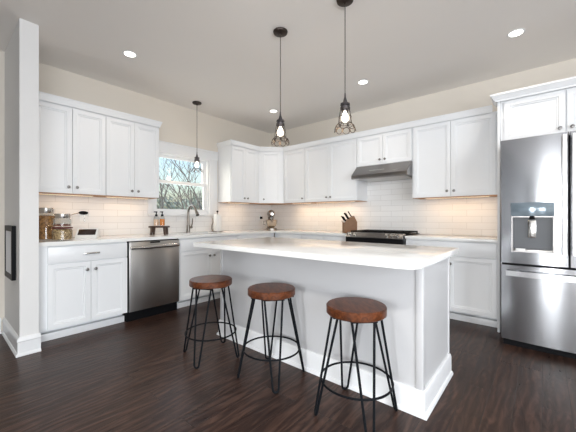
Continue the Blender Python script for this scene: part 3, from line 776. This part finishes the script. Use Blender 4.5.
def make_can(label, loc):
    c = thing('ceiling_light', label, 'ceiling light', (loc[0], loc[1], H), 0, 'recessed ceiling lights')
    mb = MB(); mb.lathe([(0.050, -0.002), (0.053, -0.005), (0.064, -0.004), (0.067, 0.0), (0.050, 0.0), (0.050, -0.002)], n=36); mb.build('trim_ring', M['trim'], c)
    MB().lathe([(0, -0.003), (0.050, -0.003), (0.050, 0.0), (0, 0.0)], n=36).build('lens', M['can'], c, label='lit lens')
    d_ = bpy.data.lights.new('ceiling_lamp', 'SPOT'); d_.energy = 11; d_.color = (1.0, 0.88, 0.74); d_.spot_size = R(125); d_.spot_blend = 0.7; d_.shadow_soft_size = 0.05
    lo = bpy.data.objects.new('ceiling_lamp', d_); col.objects.link(lo); lo.parent = c; lo.location = (0, 0, -0.02)
    return c
FILL_SPOT = bpy.data.lights.new('ceiling_lamp', 'SPOT'); FILL_SPOT.energy = 80; FILL_SPOT.color = (1.0, 0.95, 0.88); FILL_SPOT.spot_size = R(140); FILL_SPOT.spot_blend = 0.5; FILL_SPOT.shadow_soft_size = 0.09  # added fill for unseen ceiling lights, brightens island front and range wall
c0 = make_can('recessed ceiling light above the dishwasher and left cabinets', (0.905, 1.28))
for lab, loc in (('recessed ceiling light in front of the refrigerator cabinet', (3.876, 3.346)), ('recessed ceiling light in front of the range hood', (2.40, 3.361)),
                 ('recessed ceiling light in front of the corner cabinets', (0.90, 3.388))):
    c = copy_tree(c0); c.location = (loc[0], loc[1], H); c['label'] = lab

for lab, loc in (('added unseen fill light over the dining side, left', (2.9, -0.45)), ('added unseen fill light over the dining side, middle', (4.4, -0.45)), ('added unseen fill light over the dining side, right', (5.9, -0.45))):
    c = copy_tree(c0); c.location = (loc[0], loc[1], H); c['label'] = lab
    for ch in c.children:
        if ch.type == 'LIGHT': ch.data = FILL_SPOT
# under-cabinet light bars
LED = 0.30
def light_bar(label, x, y, length, rz, power):
    t = thing('under_cabinet_light', label, 'light bar', (x, y, 1.378), rz, 'light bars under the wall cabinets')
    MB().box(-length / 2, length / 2, -0.012, 0.012, -0.005, 0.0, 0.001).build('housing', M['whiteplastic'], t)
    MB().box(-length / 2 + 0.01, length / 2 - 0.01, -0.009, 0.009, -0.0065, -0.005).build('diffuser', M['led'], t, label='glowing warm diffuser')
    area('led_lamp', (0, 0, -0.010), (0, 0, 0), length - 0.03, 0.02, power * LED, (1.0, 0.70, 0.42), t)
light_bar('warm light bar under the cabinet beside the end wall', 0.17, 0.93, 0.50, LW, 1.3)
light_bar('warm light bar under the cabinet left of the window', 0.17, 1.56, 0.50, LW, 1.7)
light_bar('warm light bar under the cabinet right of the window', 0.17, 3.33, 0.46, LW, 1.6)
light_bar('warm light bar under the single-door cabinet beside the corner', 0.90, 4.09, 0.40, 0, 2.4)
light_bar('warm light bar under the cabinet left of the hood', 1.56, 4.09, 0.70, 0, 3.6)
light_bar('warm light bar under the cabinet right of the hood', 3.25, 4.09, 0.70, 0, 3.4)

# ------------------------------------------------------------------ things on the counters
Z0 = CT1
def jar(label, loc, r, h, lid, fill_mat, fill_h, lid_mat, lid_r=None, knob_=True):
    t = thing('glass_jar', label, 'jar', loc, 0, 'glass storage jars')
    g = 0.004
    MB().lathe([(0, 0.0), (r - 0.006, 0), (r, 0.006), (r, h - 0.02), (r * 0.86, h), (r * 0.80, h), (r - g, h - 0.024), (r - g, 0.010), (0, 0.006)], n=36).build('body', M['jarglass'], t)
    MB().lathe([(0, 0.0065), (r - g - 0.002, 0.011), (r - g - 0.002, fill_h), (r * 0.5, fill_h + 0.006), (0, fill_h + 0.002)], n=36).build('contents', fill_mat, t)
    lr = lid_r or r * 0.9
    MB().lathe([(0, h), (lr * 0.97, h), (lr, h + 0.004), (lr, h + lid - 0.005), (lr * 0.93, h + lid), (0, h + lid)], n=36).build('lid', lid_mat, t)
    return t
JC = (0.355, 0.735)
jar('tall glass jar of brown cereal beside the end wall', (0.335, 0.722, Z0), 0.074, 0.265, 0.050, M['cereal'], 0.235, M['chrome'])
jar('squat jar of granola with dark red lid, bottom of the jar stack', (0.500, 0.818, Z0), 0.082, 0.115, 0.014, M['granola'], 0.105, M['red'], 0.085)
jar('small jar with metal lid on top of the granola jar', (0.500, 0.818, Z0 + 0.1292), 0.073, 0.086, 0.042, M['berries'], 0.022, M['chrome'], 0.064)
# outlet with black plug, cord
ot = thing('wall_outlet', 'white outlet on left backsplash with black plug, above the smart display', 'outlet', (0.008, 1.135, 1.155), LW)
MB().box(-0.038, 0.038, -0.006, 0, -0.06, 0.06, 0.003).build('plate', M['whiteplastic'], ot)
pg = thing('plug_adapter', 'black oval plug on the outlet above the smart display', 'plug', (0.014, 1.125, 1.188), LW)
mb = MB().lathe([(0, 0.0), (0.042, 0.0), (0.049, 0.012), (0.043, 0.034), (0.020, 0.042), (0, 0.042)], n=28, axis='-Y'); mb.xf(Matrix.Scale(0.42, 4, (0, 0, 1)))
mb.build('housing', M['black'], pg)
MB().tube([(-0.045, -0.02, -0.003), (-0.09, -0.02, -0.012), (-0.13, -0.02, -0.030), (-0.165, -0.018, -0.052)], 0.0042, 8).build('cord', M['chrome'], pg, label='grey cord')
MB().tube([(0.004, -0.02, -0.022), (0.006, -0.022, -0.07), (0.004, -0.022, -0.105)], 0.0045, 8).build('cord', M['chrome'], pg, label='grey cord')
ot = thing('wall_outlet', 'white outlet with black plug on the tile left of the stand mixer', 'outlet', (0.008, 3.985, 1.13), LW)
MB().box(-0.038, 0.038, -0.006, 0, -0.06, 0.06, 0.003).build('plate', M['whiteplastic'], ot)
MB().box(-0.020, 0.020, -0.040, -0.006, -0.022, 0.022, 0.006).build('plug', M['black'], ot, label='black plug')
# smart display
sd = thing('smart_display', 'white smart display with dark tilted screen on the counter', 'display', (0.42, 1.048, Z0), R(58))
MB().prism_x([(-0.045, 0.0), (0.055, 0.0), (0.062, 0.012), (0.050, 0.105), (0.040, 0.108), (-0.045, 0.012)], -0.098, 0.098).build('housing', M['whiteplastic'], sd)
mb = MB().box(-0.080, 0.080, -0.0375, 0.0375, -0.0005, 0.0025, 0.001)
a_ = math.atan2(0.096, 0.085); mb.xf(Matrix.Translation((0, 0.004, 0.0677)) @ Matrix.Rotation(a_, 4, 'X')); mb.build('screen', M['screen'], sd)
# soap bottles on riser
rs = thing('wooden_riser', 'small dark wooden riser under the soap bottles', 'riser', (0.30, 1.885, Z0), R(40))
MB().box(-0.115, 0.115, -0.055, 0.055, 0.092, 0.112, 0.003).build('top', M['darkwood'], rs)
for sx in (-1, 1):
    for sy in (-1, 1): MB().cyl((sx * 0.088, sy * 0.036, 0), (sx * 0.080, sy * 0.034, 0.093), 0.013, 0.017, 12).build('leg', M['darkwood'], rs)
def soap(label, loc, mat, lvl):
    t = thing('soap_bottle', label, 'soap bottle', loc, R(40), 'pump soap bottles on the riser')
    MB().lathe([(0, 0), (0.030, 0), (0.034, 0.004), (0.034, 0.105), (0.026, 0.120), (0.014, 0.126), (0.012, 0.126), (0.024, 0.118), (0.031, 0.104), (0.031, 0.006), (0, 0.004)], n=28).build('bottle', M['jarglass'], t)
    MB().lathe([(0, 0.0045), (0.029, 0.007), (0.029, lvl), (0, lvl)], n=28).build('soap', mat, t)
    mb = MB().lathe([(0, 0.126), (0.016, 0.126), (0.016, 0.146), (0.007, 0.150), (0.006, 0.172), (0.013, 0.174), (0.013, 0.186), (0, 0.188)], n=20)
    mb.box(-0.030, 0.002, -0.006, 0.006, 0.175, 0.186, 0.002); mb.build('pump', M['black'], t)
q = Matrix.Rotation(R(40), 3, 'Z')
for sx, lab, mt, lv in ((-1, 'clear pump bottle of pale peach soap, left one on the riser', M['soap2'], 0.085), (1, 'clear pump bottle of bright orange soap, right one on the riser', M['soap'], 0.090)):
    v = q @ Vector((sx * 0.038, 0, 0)); soap(lab, (0.30 + v.x, 1.885 + v.y, Z0 + 0.1121), mt, lv)
# faucet
fc = thing('kitchen_faucet', 'brushed nickel pull-down gooseneck faucet at the sink', 'faucet', (0.105, 2.42, Z0))
MB().lathe([(0, 0), (0.030, 0), (0.030, 0.006), (0.025, 0.012), (0.024, 0.10), (0.020, 0.115), (0.0, 0.115)]).build('base', M['nickel'], fc)
pts = [(0, 0, 0.10), (0, 0, 0.20), (0, 0, 0.29)] + [(0.095 - 0.095 * cos(pi * i / 12), 0, 0.29 + 0.105 * sin(pi * i / 12)) for i in range(1, 11)]
MB().tube(pts, 0.0155, 14).build('neck', M['nickel'], fc)
e0 = Vector(pts[-1]); dn = (e0 - Vector(pts[-2])).normalized()
MB().cyl(e0 - dn * 0.005, e0 + dn * 0.055, 0.016, 0.019, 16).cyl(e0 + dn * 0.055, e0 + dn * 0.11, 0.021, 0.024, 16).build('spray_head', M['nickel'], fc)
hb = MB().cyl((0, 0.010, 0.075), (0, 0.060, 0.080), 0.017, 0.017, 16); hb.tube([(0, 0.048, 0.085), (0.004, 0.062, 0.13), (0.008, 0.066, 0.21)], [0.011, 0.009, 0.006], 10)
hb.build('lever', M['nickel'], fc)
# paper towel holder
ph = thing('paper_towel_holder', 'metal paper towel holder right of the faucet', 'paper towel holder', (0.20, 2.865, Z0))
MB().lathe([(0, 0), (0.082, 0), (0.082, 0.008), (0.07, 0.012), (0, 0.012)], n=32).build('base', M['nickel'], ph)
MB().cyl((0, 0, 0.01), (0, 0, 0.305), 0.006, n=10).build('rod', M['nickel'], ph)
MB().lathe([(0, 0.300), (0.010, 0.300), (0.018, 0.312), (0.013, 0.326), (0, 0.330)], n=16).build('finial', M['black'], ph, label='black finial')
av = Vector((-0.646, -0.763, 0)).cross(Vector((0, 0, 1))); left = -Vector((cos(.7025), sin(.7025), 0))
MB().tube([left * 0.076 + Vector((0, 0, 0.01)), left * 0.090 + Vector((0, 0, 0.05)), left * 0.084 + Vector((0, 0, 0.10)), left * 0.070 + Vector((0, 0, 0.15)), left * 0.072 + Vector((0, 0, 0.21))], [0.009, 0.009, 0.008, 0.006, 0.005], 10).build('arm', M['nickel'], ph)
pt = MB().lathe([(0.010, 0.0), (0.057, 0.0), (0.058, 0.004), (0.058, 0.252), (0.056, 0.256), (0.010, 0.256), (0.010, 0.0)], n=36).build('paper_towel_roll', M['paper'])
pt.location = (0.20, 2.865, Z0 + 0.0125); tag(pt, 'white paper towel roll standing on the holder by the faucet', 'paper towel')
# stand mixer
mx_ = thing('stand_mixer', 'silver stand mixer with steel bowl in the counter corner', 'mixer', (0.345, 3.92, Z0), R(-40))
# local: front towards +x
MB().prism(rounded([(-0.12, -0.08, 0.05), (0.17, -0.095, 0.07), (0.17, 0.095, 0.07), (-0.12, 0.08, 0.05)]), 0, 0.032, 0.008).build('base', M['nickel'], mx_)
MB().tube([(-0.075, 0, 0.03), (-0.075, 0, 0.10), (-0.068, 0, 0.18), (-0.055, 0, 0.25)], [0.062, 0.052, 0.048, 0.055], 20).build('column', M['silver'], mx_)
mb = MB(); mb.tube([(-0.135, 0, 0.285), (-0.12, 0, 0.285), (-0.08, 0, 0.287), (0.0, 0, 0.288), (0.09, 0, 0.286), (0.14, 0, 0.283), (0.155, 0, 0.282)], [0.02, 0.05, 0.064, 0.068, 0.062, 0.052, 0.03], 24)
mb.build('head', M['silver'], mx_)
MB().cyl((0.155, 0, 0.282), (0.168, 0, 0.282), 0.022, 0.020, 18).build('hub', M['chrome'], mx_)
MB().cyl((0.075, 0, 0.17), (0.075, 0, 0.235), 0.016, 0.024, 14).build('beater_shaft', M['chrome'], mx_)
MB().lathe([(0.045, 0.0325), (0.05, 0.045), (0.075, 0.075), (0.098, 0.12), (0.104, 0.175), (0.108, 0.178), (0.104, 0.182), (0.099, 0.178), (0.093, 0.122), (0.070, 0.080), (0, 0.055)], (0.075, 0, 0), n=32).build('bowl', pbr('warm_steel_bowl', (0.55, 0.50, 0.44), 0.16, 1.0, noise=0.02), mx_)
MB().tube([(0.075, -0.100, 0.155), (0.075, -0.145, 0.150), (0.075, -0.150, 0.10), (0.075, -0.090, 0.085)], 0.008, 8).build('bowl_handle', M['chrome'], mx_)
# knife block
kb = thing('knife_block', 'wooden knife block left of the gas range', 'knife block', (1.918, 3.90, Z0), R(-42))
MB().prism_x([(-0.085, 0), (0.10, 0), (0.10, 0.155), (0.055, 0.245), (-0.085, 0.155)], -0.055, 0.055).build('block', M['blockwood'], kb)
MB().box(-0.057, 0.057, -0.0, 0.012, 0, 0.028).xf(Matrix.Translation((0, -0.088, 0.150)) @ Matrix.Rotation(R(33), 4, 'X')).build('front_rail', M['steel_dark'], kb)
sl = Vector((0, -0.09, 0.14)).normalized(); up_s = Vector((0, 0.14, 0.09)).normalized()
for i, (x, f, ln) in enumerate(((-0.036, 0.18, 0.085), (-0.012, 0.18, 0.075), (0.012, 0.18, 0.08), (0.036, 0.18, 0.07), (-0.030, 0.52, 0.10), (0.0, 0.52, 0.105), (0.030, 0.52, 0.095), (0.0, 0.85, 0.09))):
    p = Vector((x, -0.085 + 0.14 * f, 0.155 + 0.09 * f)); mb = MB()
    mb.tube([p - sl * 0.004, p + sl * 0.02, p + sl * ln * 0.6, p + sl * ln], [0.007, 0.0085, 0.0075, 0.0095], 10); mb.build('knife_handle', M['black'], kb)

# framed print on the end wall
pf = thing('picture_frame', 'small black framed pale print on the end wall', 'picture frame', (0.40, SY0 - 0.002, 1.10))
pf.location = (0.44, SY0 - 0.0005, 0.83)
mb = MB(); mb.cells([-0.19, -0.155, 0.155, 0.19], [-0.232, -0.185, 0.185, 0.232], lambda i, j: (i, j) != (1, 1), -0.028, 0.0)
mb.xf(Matrix(((1, 0, 0, 0), (0, 0, 1, 0), (0, 1, 0, 0), (0, 0, 0, 1)))); mb.build('frame', M['black'], pf)
MB().box(-0.156, 0.156, -0.024, -0.002, -0.186, 0.186).build('print', M['artpaper'], pf)

# ------------------------------------------------------------------ outdoors, seen through the kitchen window
struct('ground', MB().box(-60, -0.6, -30, 60, -0.8, -0.6), M['grass'])
def bare_tree(label, loc, h, seed, spread=1.0):
    rnd = random.Random(seed)
    t = thing('bare_tree', label, 'tree', loc, 0, 'bare trees outside the window')
    mb = MB()
    def grow(p, d, ln, r, lvl):
        pts = [p]; rs = [r]; n = 4
        for i in range(n):
            d = (d + Vector((rnd.uniform(-1, 1), rnd.uniform(-1, 1), rnd.uniform(-0.3, 0.6))) * 0.16).normalized()
            pts.append(pts[-1] + d * ln / n); rs.append(r * (1 - 0.5 * (i + 1) / n))
        mb.tube(pts, rs, 6 if lvl < 2 else 4)
        if lvl >= 3: return
        for k in range(5 if lvl == 0 else 4):
            f = rnd.uniform(0.35, 1.0); i = min(n - 1, int(f * n)); q = pts[i].lerp(pts[i + 1], f * n - i)
            a = rnd.uniform(0, 2 * pi); nd = (d * 0.55 + Vector((cos(a), sin(a), rnd.uniform(0.0, 0.6))) * 0.75 * spread).normalized()
            grow(q, nd, ln * rnd.uniform(0.45, 0.68), rs[i] * 0.6, lvl + 1)
    grow(Vector((0, 0, -0.05)), Vector((0, 0, 1)), h * 0.62, h * 0.011, 0)
    mb.build('trunk', M['bark'], t); return t
def foliage(mb, rnd, c, rad, n, size):
    for _ in range(n):
        v = Vector((rnd.gauss(0, 1), rnd.gauss(0, 1), rnd.gauss(0, 1))).normalized() * rnd.uniform(0.3, 1) ** 0.5
        p = Vector(c) + Vector((v.x * rad[0], v.y * rad[1], v.z * rad[2]))
        a = Vector((rnd.uniform(-1, 1), rnd.uniform(-1, 1), rnd.uniform(-1, 1))).normalized(); b = a.orthogonal().normalized(); s = size * rnd.uniform(0.6, 1.3)
        q = [mb.b.verts.new(p + a * s), mb.b.verts.new(p + b * s * 0.45), mb.b.verts.new(p - a * s), mb.b.verts.new(p - b * s * 0.45)]
        mb.b.faces.new(q)
def pine(label, loc, h, seed):
    rnd = random.Random(seed)
    t = thing('pine_tree', label, 'tree', loc, 0)
    MB().tube([(0, 0, -0.05), (0.05, 0, h * 0.5), (0, 0, h)], [h * 0.018, h * 0.012, 0.02], 8).build('trunk', M['bark'], t)
    mb = MB()
    for k in range(22):
        z = h * (0.22 + 0.75 * k / 22); ln = h * 0.24 * (1 - 0.75 * k / 22); a = k * 2.4 + rnd.uniform(-0.3, 0.3)
        for f in (0.45, 0.8): foliage(mb, rnd, (cos(a) * ln * f, sin(a) * ln * f, z - 0.1 * ln * f), (ln * 0.33, ln * 0.33, 0.16), 70, 0.17)
    mb.build('foliage', M['pine'], t)
for lab, loc, h, seed in (('nearest bare tree outside, at the right edge of the window', (-4.6, 6.0, -0.6), 4.3, 47),
                          ('forked bare tree outside at the middle of the window', (-8.6, 7.6, -0.6), 5.0, 23),
                          ('slim bare tree outside at the left edge of the window', (-13.1, 8.8, -0.6), 6.2, 11),
                          ('tall distant bare tree outside behind the others', (-16.8, 13.0, -0.6), 7.0, 31)):
    bare_tree(lab, loc, h, seed, 0.62)
pine('low green pine tree outside, lower half of the window', (-10.3, 10.3, -0.6), 3.3, 5)
rnd = random.Random(9); mb = MB()
for i in range(34):
    y = 3 + i * 1.2; foliage(mb, rnd, (-27 + rnd.uniform(-1.5, 1.5), y, 1.2 + rnd.uniform(-0.2, 0.8)), (1.6, 1.3, 2.2), 190, 0.34)
tag(mb.build('brush', M['brush']), 'grey green brush along the far edge of the lawn outside', 'brush', kind='stuff')
